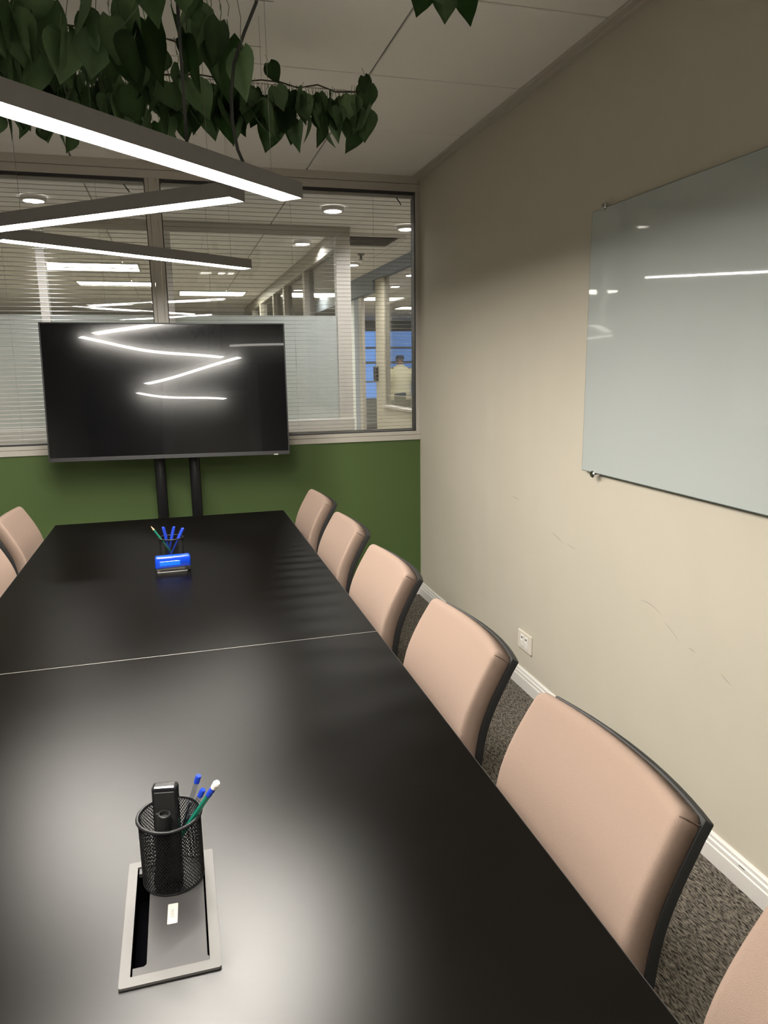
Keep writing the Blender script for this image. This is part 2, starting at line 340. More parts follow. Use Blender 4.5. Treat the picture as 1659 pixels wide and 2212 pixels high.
obj('back_cover', boxes((-TW/2+.003, TW/2-.003, -.004, .010, -TH/2+.003, TH/2-.003), (-.38, .38, .010, .050, -.25, .16), bev=.003), M['shell'], tv)
obj('badge', B(TW/2-.085, TW/2-.062, -.018, -.014, -TH/2-.001, -TH/2+.005, bev=.0005), M['logo'], tv)
st = empty('television_stand', (-.03, 4.03, 0)); tag(st, 'black floor stand with two round posts behind the table, holding up the television', 'stand')
for px in (-.082, .100):
    obj('post', T([(px, .055, .03), (px, .055, 1.62)], .029, 16), M['blackmetal'], st, smooth=True)
obj('base', boxes((-.45, .45, .02, .09, .035, .085), (-.45, -.39, -.26, .16, .02, .07), (.39, .45, -.26, .16, .02, .07), bev=.005), M['blackmetal'], st)
for cx in (-.42, .42):
    for cy in (-.22, .13): obj('caster', lathe([(0, 0), (.022, 0), (.026, .006), (.026, .016), (.02, .022), (0, .022)], 14), M['shell'], st, loc=(cx, cy, 0))
obj('mount_bracket', boxes((-.16, .18, .024, .040, 1.16, 1.22), (-.16, .18, .024, .040, 1.42, 1.48), bev=.002), M['blackmetal'], st)

# ------------------------------------------------------------------ conference table
TX0, TX1, TY0, TYS, TY1, TZ = -.5868, .4835, .015, 1.8103, 3.606, .74
GX0, GX1, GY0, GY1 = -.108, .002, .782, .994            # cable box opening
tb = empty('conference_table', (0, 0, 0)); tag(tb, 'long black conference table made of two joined matt tops', 'table')
nearb = [(TX0, TX1, TY0, GY0, TZ-.03, TZ), (TX0, TX1, GY1, TYS-.0012, TZ-.03, TZ), (TX0, GX0, GY0, GY1, TZ-.03, TZ), (GX1, TX1, GY0, GY1, TZ-.03, TZ)]
def ring_slab(x0, x1, y0, y1, hx0, hx1, hy0, hy1, z0, z1):
    bm = bmesh.new(); O = [(x0, y0), (x1, y0), (x1, y1), (x0, y1)]; I = [(hx0, hy0), (hx1, hy0), (hx1, hy1), (hx0, hy1)]
    V = {(k, i, z): bm.verts.new((*(O if k == 'o' else I)[i], z)) for k in 'oi' for i in range(4) for z in (z0, z1)}
    for i in range(4):
        j = (i+1) % 4
        bm.faces.new((V['o', i, z1], V['o', j, z1], V['i', j, z1], V['i', i, z1])); bm.faces.new((V['o', j, z0], V['o', i, z0], V['i', i, z0], V['i', j, z0]))
        bm.faces.new((V['o', i, z0], V['o', j, z0], V['o', j, z1], V['o', i, z1])); bm.faces.new((V['i', j, z0], V['i', i, z0], V['i', i, z1], V['i', j, z1]))
    return bm
e = .0012
tp = obj('tabletop', ring_slab(TX0+e, TX1-e, TY0+e, TYS-.0010, GX0, GX1, GY0, GY1, TZ-.03, TZ), M['table'], tb)
obj('edge_band', boxes((TX0, TX0+e, TY0, TYS-.001, TZ-.03, TZ), (TX1-e, TX1, TY0, TYS-.001, TZ-.03, TZ), (TX0+e, TX1-e, TY0, TY0+e, TZ-.03, TZ)), M['edge'], tp)
tp = obj('tabletop', B(TX0+e, TX1-e, TYS+.0010, TY1-e, TZ-.03, TZ), M['table'], tb)
obj('edge_band', boxes((TX0, TX0+e, TYS+.001, TY1, TZ-.03, TZ), (TX1-e, TX1, TYS+.001, TY1, TZ-.03, TZ), (TX0+e, TX1-e, TY1-e, TY1, TZ-.03, TZ)), M['edge'], tp)
obj('seam_strip', B(TX0, TX1, TYS-.0009, TYS+.0009, TZ-.03, TZ+.0002), M['seam'], tb)
for yy in (.25, 1.70, 1.92, 3.37):
    obj('leg_panel', B(-.38, .28, yy-.015, yy+.015, .0, TZ-.031, bev=.002), M['shell'], tb)
obj('modesty_rail', boxes((-.07, -.03, .265, 1.685, .60, TZ-.031), (-.07, -.03, 1.935, 3.355, .60, TZ-.031)), M['shell'], tb)

# cable box let into the near top
cb = empty('cable_box', (-.053, .888, TZ)); tag(cb, 'grey metal cable box with dark slot set into the near table top', 'cable box')
X0, X1, Y0, Y1 = -.059, .059, -.1135, .1135
def rr(x0, x1, y0, y1, r, n=4):
    pts = []
    for (cx, cy, a0) in ((x1-r, y0+r, -90), (x1-r, y1-r, 0), (x0+r, y1-r, 90), (x0+r, y0+r, 180)):
        for k in range(n+1): a = radians(a0+90*k/n); pts.append((cx+r*cos(a), cy+r*sin(a)))
    return pts
def ring_prism(outer, inner, z0, z1):
    bm = bmesh.new(); n = len(outer)
    vo = [[bm.verts.new((x, y, z)) for x, y in outer] for z in (z0, z1)]; vi = [[bm.verts.new((x, y, z)) for x, y in inner] for z in (z0, z1)]
    for i in range(n):
        j = (i+1) % n
        bm.faces.new((vo[1][i], vo[1][j], vi[1][j], vi[1][i])); bm.faces.new((vo[0][j], vo[0][i], vi[0][i], vi[0][j]))
        bm.faces.new((vo[0][i], vo[0][j], vo[1][j], vo[1][i])); bm.faces.new((vi[0][j], vi[0][i], vi[1][i], vi[1][j]))
    return bm
ix0, ix1, iy0, iy1 = X0+.0125, X1-.013, Y0+.0145, Y1-.0125
obj('frame', ring_prism(rr(X0, X1, Y0, Y1, .003), rr(ix0, ix1, iy0, iy1, .001), .0002, .0035), M['boxframe'], cb)
LX0 = ix0+.0022; LX1 = ix1-.0026
lid = [(LX0, iy0+.001), (ix1-.0005, iy0+.001), (ix1-.0005, iy0+.008), (LX1, iy0+.010), (LX1, iy1-.006), (ix1-.0005, iy1-.004), (ix1-.0005, iy1-.001), (LX0, iy1-.001), (LX0, iy1-.013), (LX0+.013, iy1-.013), (LX0+.016, iy1-.016), (LX0+.016, iy0+.017), (LX0+.013, iy0+.014), (LX0, iy0+.014)]
ld = obj('lid', prism(lid, -.0035, .0018), M['boxgrey'], cb)
obj('well', boxes((ix0-.003, ix1+.003, iy0-.003, iy1+.003, -.058, -.056), (ix0-.005, ix0-.003, iy0-.003, iy1+.003, -.058, -.0002), (ix1+.003, ix1+.005, iy0-.003, iy1+.003, -.058, -.0002), (ix0-.003, ix1+.003, iy0-.005, iy0-.003, -.058, -.0002), (ix0-.003, ix1+.003, iy1+.003, iy1+.005, -.058, -.0002)), M['hollow'], cb)
stk = obj('sticker', prism(rr(-.0065, .0065, -.0185, .0185, .0012, 3), 0, .00025), M['paper'], cb, loc=(.002, -.005, .0019), rot=(0, 0, -.03))
stk['label'] = 'small white paper sticker with handwriting'
def text_mesh(s, size, shear=0.25):
    cu = D.curves.new('lettering', 'FONT'); cu.body = s; cu.size = size; cu.align_x = 'CENTER'; cu.align_y = 'CENTER'; cu.shear = shear; cu.extrude = .00005; cu.offset = -size*.012
    t = D.objects.new('lettering', cu); COL.objects.link(t); dg = bpy.context.evaluated_depsgraph_get(); me = D.meshes.new_from_object(t.evaluated_get(dg))
    D.objects.remove(t); D.curves.remove(cu); return me
me = text_mesh('N302', .0065); me.materials.clear(); me.materials.append(M['ink'])
lt = D.objects.new('lettering', me); link(lt, stk); lt.location = (-.0005, .0005, .0003); lt.rotation_euler = (0, 0, -pi/2)

# ------------------------------------------------------------------ pen cups and what stands in them
CR, CH = .0415, .098
def cup(loc, label):
    c = empty('pen_cup', loc); tag(c, label, 'pen cup', 'black wire mesh pen cups on the table')
    obj('rim', torus(CR+.0012, .0026, CH, 56, 8), M['blackmetal'], c, smooth=True)
    b = torus(CR-.0010, .0020, .0022, 56, 6); lathe([(0, .0014), (CR-.002, .0014), (CR-.002, .0026), (0, .0026)], 40, b)
    obj('base', b, M['blackmetal'], c, smooth=False)
    bm = bmesh.new(); N, S = 66, 26
    for sgn in (-1, 1):
        for k in range(N):
            pv = None
            for s in range(S+1):
                z = .003+(CH-.004)*s/S; a = 2*pi*k/N + sgn*1.55*s/S; da = .00034/CR*1.0
                ring = [bm.verts.new(((CR+dr)*cos(a+d), (CR+dr)*sin(a+d), z+d*CR*sgn*-1.6)) for d, dr in ((-da, 0), (da, 0), (0, .0008))]
                if pv:
                    for q in range(3): bm.faces.new((pv[q], pv[(q+1) % 3], ring[(q+1) % 3], ring[q]))
                pv = ring
    mw = obj('mesh_wall', bm, M['wiremesh'], c); mw['kind'] = 'stuff'
    return c
CUP1 = Vector((-.049, .958, TZ+.0018)); CUP2 = Vector((-.055, 2.726, TZ))
cup(CUP1, 'black wire mesh pen cup standing on the grey cable box')
c2 = cup(CUP2, 'black wire mesh pen cup standing behind the blue stapler')
def along(p0, p1):
    p0, p1 = Vector(p0), Vector(p1); q = (p1-p0).to_track_quat('Z', 'Y'); return p0, q, (p1-p0).length
def stick(name, p0, p1, label, cat, group=None):
    a, q, L = along(p0, p1); r = empty(name, a); r.rotation_mode = 'QUATERNION'; r.rotation_quaternion = q; tag(r, label, cat, group); return r, L
def ball_pen(p0, p1, label, group):
    r, L = stick('ballpoint_pen', p0, p1, label, 'pen', group)
    obj('barrel', lathe([(.0015, 0), (.0036, .012), (.0036, L-.002)], 8), M['clearplastic'], r)
    obj('refill', T([(0, 0, .002), (0, 0, L-.045)], .0013, 6), M['refill'], r)
    obj('tip', lathe([(0, -.008), (.0007, -.006), (.0018, 0), (0, .001)], 8), M['steel'], r)
    obj('cap', lathe([(0, L+.002), (.0034, L+.002), (.0040, L+.0005), (.0040, L-.010), (.0033, L-.011)], 14), M['blue'], r, smooth=False)
def capped_pen(p0, p1, label, group):
    r, L = stick('capped_pen', p0, p1, label, 'pen', group)
    obj('barrel', lathe([(0, 0), (.0036, 0), (.0038, .01), (.0038, L-.05), (0, L-.05)], 10), M['blue'], r)
    obj('cap', lathe([(.0050, L-.055), (.0052, L-.05), (.0046, L-.004), (.0034, L), (0, L)], 12), M['blue'], r)
    obj('clip', B(-.0016, .0016, .0050, .0068, L-.045, L-.002, bev=.0006), M['blue'], r)
def pencil(p0, p1, label, tip_up):
    r, L = stick('pencil', p0, p1, label, 'pencil')
    if tip_up:
        obj('body', lathe([(0, 0), (.0038, 0), (.0038, L-.020)], 6), M['pencil'], r)
        obj('sharpened_wood', lathe([(.0038, L-.020), (.0011, L-.005)], 10), M['wood'], r); obj('lead', lathe([(.0011, L-.005), (0, L)], 8), M['lead'], r)
    else:
        obj('body', lathe([(0, 0), (.0037, .018), (.0037, L-.028)], 6), M['pencil'], r)
        obj('ferrule', lathe([(.0038, L-.029), (.0042, L-.026), (.0039, L-.022), (.0043, L-.018), (.0039, L-.014), (.0042, L-.009)], 14), M['blue'], r)
        obj('eraser', lathe([(.0042, L-.012), (.0049, L-.003), (.0038, L), (0, L)], 14), M['eraser'], r)
# near cup
def C1(x, y, z): return (CUP1.x+x, CUP1.y+y, CUP1.z+z)
ball_pen(C1(.000, .029, .012), (-.0065, .958, .890), 'clear pen with blue end, farthest back in the near mesh cup', 'clear pens in the near cup')
ball_pen(C1(-.010, .022, .012), (-.0020, .954, .870), 'clear pen with blue end, just beside the green eraser tipped pencil', 'clear pens in the near cup')
pencil(C1(-.016, .026, .006), (.0180, .919, .900), 'green pencil with white eraser up in the near mesh cup', False)
a, q, L = along(C1(-.004, -.016, .005), (-.0515, .955, .889)); dv = empty('remote_control', a); dv.rotation_mode = 'QUATERNION'
zax = (Vector((-.0515, .955, .889))-Vector(a)).normalized(); yax = Vector((.18, 1, 0)); yax = (yax - zax*yax.dot(zax)).normalized(); xax = yax.cross(zax)
dv.rotation_quaternion = Matrix((xax, yax, zax)).transposed().to_quaternion()
tag(dv, 'glossy black remote control standing in the near mesh cup', 'remote control')
obj('body', B(-.0175, .0175, -.0085, .0085, 0, L, bev=.0045, seg=3), M['glossblack'], dv)
obj('face_panel', B(-.0135, .0135, -.0092, -.008, .008, L-.008, bev=.0004, seg=1), M['mattblack'], dv)
r, L = stick('marker_pen', C1(-.019, -.022, .006), (-.0540, .930, .860), 'thick black marker standing cap up in front of the remote control', 'marker')
obj('barrel', lathe([(0, 0), (.0072, 0), (.0080, .004), (.0080, L-.045), (0, L-.045)], 18), M['mattblack'], r)
obj('cap', lathe([(.0078, L-.048), (.0088, L-.044), (.0086, L-.001), (.0076, L), (.0064, L), (.0060, L-.006), (.0030, L-.007), (.0022, L-.004), (0, L-.0035)], 22), M['mattblack'], r, smooth=False)
obj('clip', B(-.0022, .0022, .0075, .0115, L-.030, L-.002, bev=.0008), M['mattblack'], r)
# far cup
def C2(x, y, z): return (CUP2.x+x, CUP2.y+y, CUP2.z+z)
pencil(C2(.020, -.004, .006), (-.124, 2.725, .889), 'green pencil with sharpened tip up in the far mesh cup', True)
capped_pen(C2(-.004, .016, .006), (-.0815, 2.738, .878), 'blue capped pen leaning left in the far cup, next to the green pencil', 'blue capped pens in the far cup')
capped_pen(C2(-.022, .008, .006), (-.0405, 2.735, .877), 'blue capped pen in the middle of the far cup, between two others', 'blue capped pens in the far cup')
capped_pen(C2(-.020, -.018, .006), (-.0085, 2.715, .874), 'blue capped pen leaning farthest right in the far cup', 'blue capped pens in the far cup')
# stapler
sp = empty('stapler', (-.052, 2.612, TZ), 0.045); tag(sp, 'blue desk stapler with steel base in front of the far pen cup', 'stapler')
sl = .062
bd = bmesh.new(); box(bd, -sl, sl, -.019, .019, .016, .058, bev=.006, seg=3)
for v in bd.verts:
    if v.co.z > .045: v.co.x *= .97; v.co.z += .003*(1-(v.co.x/sl)**2)
    if v.co.z < .020 and v.co.x > .03: v.co.z += .003
obj('cover', bd, M['blueclear'], sp, smooth=True)
obj('side_window', B(-.046, .024, -.0198, -.0185, .027, .043, bev=.0006, seg=1), M['bluelight'], sp)
obj('magazine', B(-.058, .060, -.012, .012, .010, .020, bev=.001), M['steel'], sp)
obj('base', boxes((-.056, .048, -.016, .016, .0, .0045), (-.056, -.046, -.008, .008, .0045, .0105), bev=.0012), M['steel'], sp)
obj('hinge', B(.040, .060, -.014, .014, .0045, .017, bev=.002), M['mattblack'], sp)

# ------------------------------------------------------------------ chairs
PROF = [(.42, .098), (.50, .098), (.58, .095), (.66, .085), (.72, .068), (.78, .038), (.815, .018), (.845, -.002)]     # (height, forward offset) of the cushion front
def pr(s):
    z = .42 + s
    for (z0, a), (z1, b) in zip(PROF, PROF[1:]):
        if z <= z1 or (z1 == PROF[-1][0]):
            t = (z-z0)/(z1-z0); return Vector((a+(b-a)*t, 0, z))
def pr_s(s):
    return (pr(max(0, s-.03)) + pr(s)*2 + pr(min(.425, s+.03)))/4 if .03 < s < .39 else pr(s)
def bend(v, hw):
    """flat slab (depth, y, height) -> reclined, hollowed backrest"""
    s = v.z; p = pr_s(min(s, .425)); t = (pr_s(min(s+.01, .425))-pr_s(max(min(s, .425)-.01, 0))).normalized()
    n = Vector((t.z, 0, -t.x)); k = (v.y/hw); taper = 1 - .035*max(0, (s-.25)/.17)**2 + .02*max(0, .2-s)
    hollow = -.030*(1-k*k)
    q = p + n*(v.x+hollow) + t*(.012*(1-k*k)*max(0, (s-.3)/.12) + max(0, s-.425)); return Vector((q.x, v.y*taper, q.z))
def slab(x0, x1, hw, z0, z1, bev, ny=12, nz=18, seg=4, side=1.1):
    bm = bmesh.new(); bmesh.ops.create_cube(bm, size=1)
    for v in bm.verts: v.co = Vector((x0 if v.co.x < 0 else x1, v.co.y*2*hw, z0 if v.co.z < 0 else z1))
    es = [e_ for e_ in bm.edges if abs(e_.verts[0].co.x-e_.verts[1].co.x) > 1e-6]
    bmesh.ops.bevel(bm, geom=es, offset=bev*side, segments=5, affect='EDGES', profile=.5)
    es = [e_ for e_ in bm.edges if e_.verts[0].co.x > x1-1e-6 and e_.verts[1].co.x > x1-1e-6 and any(abs(f.normal.x) < .5 for f in e_.link_faces)]
    bm.normal_update()
    es = [e_ for e_ in bm.edges if all(v.co.x > x1-1e-6 for v in e_.verts)]
    bmesh.ops.bevel(bm, geom=es, offset=bev, segments=seg, affect='EDGES', profile=.5)
    for i in range(1, nz):
        z = z0+(z1-z0)*i/nz; bmesh.ops.bisect_plane(bm, geom=bm.verts[:]+bm.edges[:]+bm.faces[:], plane_co=(0, 0, z), plane_no=(0, 0, 1))
    for i in range(1, ny):
        y = -hw+2*hw*i/ny; bmesh.ops.bisect_plane(bm, geom=bm.verts[:]+bm.edges[:]+bm.faces[:], plane_co=(0, y, 0), plane_no=(0, 1, 0))
    for v in bm.verts: v.co = bend(v.co, hw)
    return bm
def make_chair(label, group):
    c = empty('conference_chair'); tag(c, label, 'chair', group); HW = .212
    cu = obj('back_cushion', slab(-.046, 0, HW, .03, .425, .014), M['fabric'], c, smooth=True)
    for s in (-1, 1):
        pts = [bend(Vector((d, s*(HW-.0072+.0055*min(1, (-d)/.014)), .4158+.0030*min(1, -d/.014))), HW) for d in (-.006, -.011, -.018, -.028, -.036, -.045)]
        obj('corner_seam', T(pts, .0011, 5), M['thread'], cu)
    sharp(obj('back_shell', slab(-.064, -.046, HW+.003, .02, .429, .003, seg=2, side=.9), M['shell'], c), 45)
    st_ = B(-.02, .44, -.225, .225, .405, .465, bev=.018, seg=4)
    for v in st_.verts: v.co.z += .010*(1-(v.co.y/.225)**2) if v.co.z > .44 else 0
    obj('seat', st_, M['fabric'], c, smooth=True, loc=(.075, 0, 0))
    obj('seat_pan', B(.08, .50, -.20, .20, .390, .405, bev=.004), M['shell'], c)
    for s in (-1, 1):
        obj('leg', T([(.50, s*.205, 0), (.46, s*.205, .395)], [.012, .014], 10), M['blackmetal'], c, smooth=True)
        obj('leg', T([(-.02, s*.205, 0), (.07, s*.205, .395)], [.012, .014], 10), M['blackmetal'], c, smooth=True)
    obj('back_support', boxes((.015, .04, -.12, -.08, .39, .60), (.015, .04, .08, .12, .39, .60), bev=.004), M['shell'], c)
    return c
XCH = .622
rows = [(0.385, 'beige fabric chair right of the table, nearest the camera and cut by the frame'), (0.955, 'beige fabric chair right of the table, second from the camera, shown largest'),
        (1.553, 'beige fabric chair right of the table, third from the camera, across from the wall outlet'), (2.19, 'beige fabric chair right of the table, fourth from the camera'),
        (2.80, 'beige fabric chair right of the table, second from the green wall'), (3.42, 'beige fabric chair right of the table, closest to the green wall')]
proto = None
for y, lab in rows:
    if proto is None: proto = c = make_chair(lab, 'beige chairs along the right side of the table')
    else: c = dup(proto); c['label'] = lab
    c.location = (XCH+random.uniform(-.004, .004), y, 0); c.rotation_euler = (0, 0, pi+random.uniform(-.015, .015))
for y, lab in [(3.42, 'beige fabric chair left of the table, closer to the green wall'), (2.80, 'beige fabric chair left of the table, cut by the left edge of the photo')]:
    c = dup(proto); c['label'] = lab; c['group'] = 'beige chairs along the left side of the table'; c.location = (-.725, y, 0); c.rotation_euler = (0, 0, random.uniform(-.015, .015))

# ------------------------------------------------------------------ glass board and outlet on the right wall
BY0, BY1, BZ0, BZ1 = .54, 2.341, 1.066, 1.956
gb = empty('glass_board', (XR, 1.44, 1.51)); tag(gb, 'frosted blue grey glass writing board on chrome fixings on the right wall', 'glass board')
obj('pane', B(-.026, -.020, BY0-1.44, BY1-1.44, BZ0-1.51, BZ1-1.51, bev=.0008, seg=1), M['board'], gb)
obj('edge', boxes((-.0255, -.0205, BY0-1.44, BY1-1.44, BZ0-1.51-.0016, BZ0-1.51), (-.0255, -.0205, BY1-1.44, BY1-1.44+.0014, BZ0-1.51, BZ1-1.51), (-.0255, -.0205, BY0-1.44, BY1-1.44, BZ1-1.51, BZ1-1.51+.0010)), M['boardedge'], gb)
for yy in (BY0+.078, BY1-.078):
    for zz, s in ((BZ0-.006, -1), (BZ1+.004, 1)):
        bm = lathe([(0, 0), (.009, 0), (.009, .018), (.013, .020), (.013, .031), (.010, .034), (0, .034)], 20)
        obj('fixing', bm, M['chrome'], gb, smooth=False, loc=(0, yy-1.44, zz-1.51), rot=(0, -pi/2, 0))
ou = empty('wall_outlet', (XR, 2.796, .222)); tag(ou, 'white plastic outlet plate low on the right wall', 'outlet')
obj('plate', B(-.009, 0, -.064, .064, -.043, .043, bev=.003), M['plate'], ou)
for k in (-.021, .019):
    md = obj('module', B(-.0115, -.008, k-.0155, k+.0155, -.028, .028, bev=.0015), M['white'], ou)
    obj('rocker', B(-.0145, -.011, k-.0105, k+.0105, -.024, .006, bev=.0015), M['white'], md)
    obj('slot', boxes((-.0121, -.0113, k-.006, k+.004, .013, .020)), M['dark_lining'], md)

# ------------------------------------------------------------------ pendant bar lamps
LZ = 1.897
def lamp_mat(k):                                        # strength weighted per lamp to shape the light falloff along the room
    m = M['lamp'].copy(); m.name = 'lamp_diffuser'; m.node_tree.nodes['Principled BSDF'].inputs['Emission Strength'].default_value = LAMP*k; return m
def lamp(p, q, label, cable=None, power=1.0):
    p, q = Vector((*p, 0)), Vector((*q, 0)); d = (q-p).normalized(); c = (p+q)/2; L = (q-p).length
    r = empty('pendant_lamp', (c.x, c.y, LZ), math.atan2(d.y, d.x)); tag(r, label, 'lamp', 'white bar lamps over the table')
    h = L/2; wd = .0355
    obj('housing', boxes((-h, h, -wd, -wd+.003, 0, .040), (-h, h, wd-.003, wd, 0, .040), (-h, -h+.003, -wd+.003, wd-.003, 0, .040), (h-.003, h, -wd+.003, wd-.003, 0, .040), (-h+.003, h-.003, -wd+.003, wd-.003, .010, .040)), M['housing'], r)
    obj('diffuser', B(-h+.003, h-.003, -wd+.003, wd-.003, .002, .006), lamp_mat(power), r)
    for s in (-.42, .42):
        obj('suspension_wire', T([(s*L, 0, .04), (s*L, 0, ZC-LZ)], .0007, 4), M['wire'], r)
    if cable:
        obj('feed_cable', T([(.16, 0, .04), (.16, .002, .3), (.16, 0, ZC-LZ)], .0036, 8), M['cable'], r, smooth=True)
        inv = Matrix.Rotation(-r.rotation_euler.z, 3, 'Z'); obj('power_cable', T([inv @ (Vector(v)-Vector((c.x, c.y, LZ))) for v in cable], .0042, 8), M['cable'], r, smooth=True)
    return r
lamp((-.447, 1.318), (.340, 2.090), 'white bar pendant lamp with grey housing, longest in the picture, nearest the camera',
     [(.30, 2.10, ZC), (.285, 2.09, 2.44), (.262, 2.07, 2.36), (.226, 2.05, 2.28), (.195, 2.03, 2.20), (.182, 2.01, 2.12), (.180, 1.99, 2.05), (.187, 1.96, 1.98), (.205, 1.955, 1.935)], power=1.12)
lamp((-.673, 2.836), (.194, 2.113), 'white bar pendant lamp in the middle of the zigzag, rising to the right', power=0.95)
lamp((-.561, 2.921), (.352, 3.541), 'white bar pendant lamp closest to the window, above the television', power=0.72)
lamp((-.582, .893), (.169, .057), 'white bar pendant lamp above the near end of the table, behind the nearest one', power=1.4)
tr = empty('ceiling_light', (.56, -.22, ZC)); tag(tr, 'slim recessed ceiling light panel above the near end of the table', 'ceiling light')
obj('frame', ring_prism(rr(-.36, .36, -.07, .07, .004), rr(-.345, .345, -.055, .055, .003), -.012, -.0005), M['white'], tr)
obj('diffuser', B(-.345, .345, -.055, .055, -.008, -.001), M['troffer'], tr)

# ------------------------------------------------------------------ hanging vines on wires
ZV = 2.35
tl = empty('vine_trellis', (0, 2.3, ZV)); tag(tl, 'thin steel wires strung under the ceiling carrying the vines', 'trellis')
ROWS = [1.76, 2.03, 2.30, 2.57, 2.84]
for y in ROWS:
    obj('wire', T([(-.80, y-2.3, 0), (-.2, y-2.3, -.004), (.1, y-2.3, -.003), (.70 if y == 2.57 else .3, y-2.3, 0)], .0010, 4), M['wire'], tl)
for x in (-.78, .325):
    for y in (1.76, 2.52, 2.84): obj('hanger', T([(x, y-2.3, -.002), (x, y-2.3, ZC-ZV)], .0006, 4), M['wire'], tl)
def leaf_mesh(Ln, Wd, fold, curl, m):
    bm = bmesh.new(); pet = .028
    tsh = [(-.10, .20), (0, .36), (.12, .47), (.28, .5), (.46, .43), (.64, .31), (.82, .15), (1.0, .006)]
    rows = []
    for i, (t, w_) in enumerate(tsh):
        z = -pet - Ln*t; y = curl*max(0, t)**2*Ln; x = w_*Wd
        zc = -pet - Ln*max(t, .02)
        rows.append((bm.verts.new((-x, y+fold*x, z)), bm.verts.new((0, y-.0, zc if i else -pet-Ln*.01)), bm.verts.new((x, y+fold*x, z))))
    for a_, b_ in zip(rows, rows[1:]):
        bm.faces.new((a_[0], a_[1], b_[1], b_[0])); bm.faces.new((a_[1], a_[2], b_[2], b_[1]))
    ext = bmesh.ops.solidify(bm, geom=bm.faces[:], thickness=.0006)
    tube(bm, [(0, 0, .002), (0, -.003, -pet*.5), (0, 0, -pet-.003)], .0010, 3, cap=False)
    me = D.meshes.new('leaf'); bm.normal_update(); bm.to_mesh(me); bm.free(); me.materials.append(m)
    for p in me.polygons: p.use_smooth = True
    return me
LV = [leaf_mesh(random.uniform(.078, .112), random.uniform(.064, .088), random.uniform(.1, .45), random.uniform(-.25, .35), M['leaf' if i % 2 else 'leaf2']) for i in range(10)]
def vine(x0, x1, y, label, dens, sz=1.0, drop=.09, both=None):
    v = empty('hanging_vine', ((x0+x1)/2, y, ZV)); tag(v, label, 'vine', 'green vines on the ceiling wires'); cx = (x0+x1)/2
    n = max(3, int((x1-x0)/.06)); pts = [(x0-cx+(x1-x0)*i/n, random.uniform(-.012, .012), random.uniform(-.008, .010)) for i in range(n+1)]
    obj('stem', T(pts, .0024, 5), M['stem'], v)
    L = x1-x0; k = int(L*dens); first = []
    for i in range(k):
        x = -L/2 + L*(i+random.random())/k; low = random.random() < .5; s = sz*random.uniform(.8, 1.15)
        z = -random.uniform(.02, drop) if low else random.uniform(-.012, .012)
        l = mesh_copy(random.choice(LV), 'leaf', v, (x, random.uniform(-.035, .035), z), (random.uniform(-.35, .35), random.uniform(-.40, .40), random.uniform(0, 2*pi)), (s, s, s))
        if low: first.append((x, z))
    bm = bmesh.new()
    for x, z in first: tube(bm, [(x*.99, random.uniform(-.004, .004), .002), (x+random.uniform(-.012, .012), 0, z*.5), (x, 0, z)], .0009, 3, cap=False)
    if first: s_ = obj('tendrils', bm, M['stem'], v); s_['kind'] = 'stuff'
    return v, cx
v, cx = vine(-.78, .70, 2.57, 'long green leafy vine reaching farthest right under the ceiling', 125, .96)
for (x, y, z, s) in [(.345, -.02, .075, .85), (.66, -.03, .06, .8), (.69, -.02, .045, .9)]:
    l = mesh_copy(random.choice(LV), 'leaf', v, (x-cx, y, z), (.1, random.uniform(-.5, .5), random.uniform(-.4, .4)), (s, s, s))
vine(-.78, .13, 2.30, 'green leafy vine with large leaves, one wire nearer than the longest vine', 48, 1.2)
vine(-.78, .22, 2.03, 'green leafy vine along the top left edge of the photo', 48, 1.25)
vine(-.78, .10, 2.84, 'green leafy vine on the wire closest to the window', 40, .9)
vine(-.10, .12, 1.76, 'short green vine end with hanging leaves at the very top of the photo', 45, 1.1)
v, cx = vine(.60, .74, 1.74, 'short green vine end with three pointed leaves near the ceiling at top right', 8, 1.1, .02)
for x, rz, ry in ((.615, .2, .28), (.655, -.1, .02), (.695, .1, -.22)): mesh_copy(LV[3], 'leaf', v, (x-cx, 0, -.015), (.05, ry, rz), (.85, .85, .85))

# ------------------------------------------------------------------ office beyond the window
PY = 5.9
p2 = struct(empty('window_2', (0, PY, 0)))
def pp(name, m, *b, bev=.003): return obj(name, boxes(*b, bev=bev), m, p2)
pp('low_panel', M['white'], (-5.4, 1.40, -.04, .04, 0, .935))
pp('sill', M['white'], (-5.4, 1.40, -.06, .05, .935, 1.03))
pp('head', M['alu'], (-5.4, 1.40, -.04, .04, 2.455, ZC))
xs = [-4.05, -2.45, -.868, .012-.01, 1.34]
for x in xs: pp('post', M['white'], (x-.03 if x < 1.3 else 1.281, x+.03 if x < 1.3 else 1.396, -.045, .045, 1.03, 2.455))
edges = [-5.4]+xs
for a, b in zip(edges, edges[1:]):
    a2, b2 = a+.03, (b-.03 if b < 1.3 else 1.281)
    obj('pane', boxes((a2, b2, -.006, -.001, 1.03, 2.455)), M['glass2'], p2); obj('frosted_film', boxes((a2, b2, .0, .0006, 1.03, 1.85)), M['frost'], p2)
# side partition of the left office, running away from us
p3 = struct(empty('window_3', (1.34, PY, 0)))
obj('head', boxes((-.04, .04, .045, 8.0, 2.38, ZC), bev=.003), M['alu'], p3); obj('low_panel', boxes((-.04, .04, .045, 8.0, 0, 1.0), bev=.003), M['lowwall'], p3)
for y in (1.55, 2.95, 3.9, 5.4, 6.6): obj('post', boxes((-.05, .05, y-.06, y+.06, 1.0, 2.38), bev=.003), M['alu'], p3)
obj('pane', boxes((-.003, .003, .045, 8.0, 1.0, 2.38)), M['glass2'], p3)
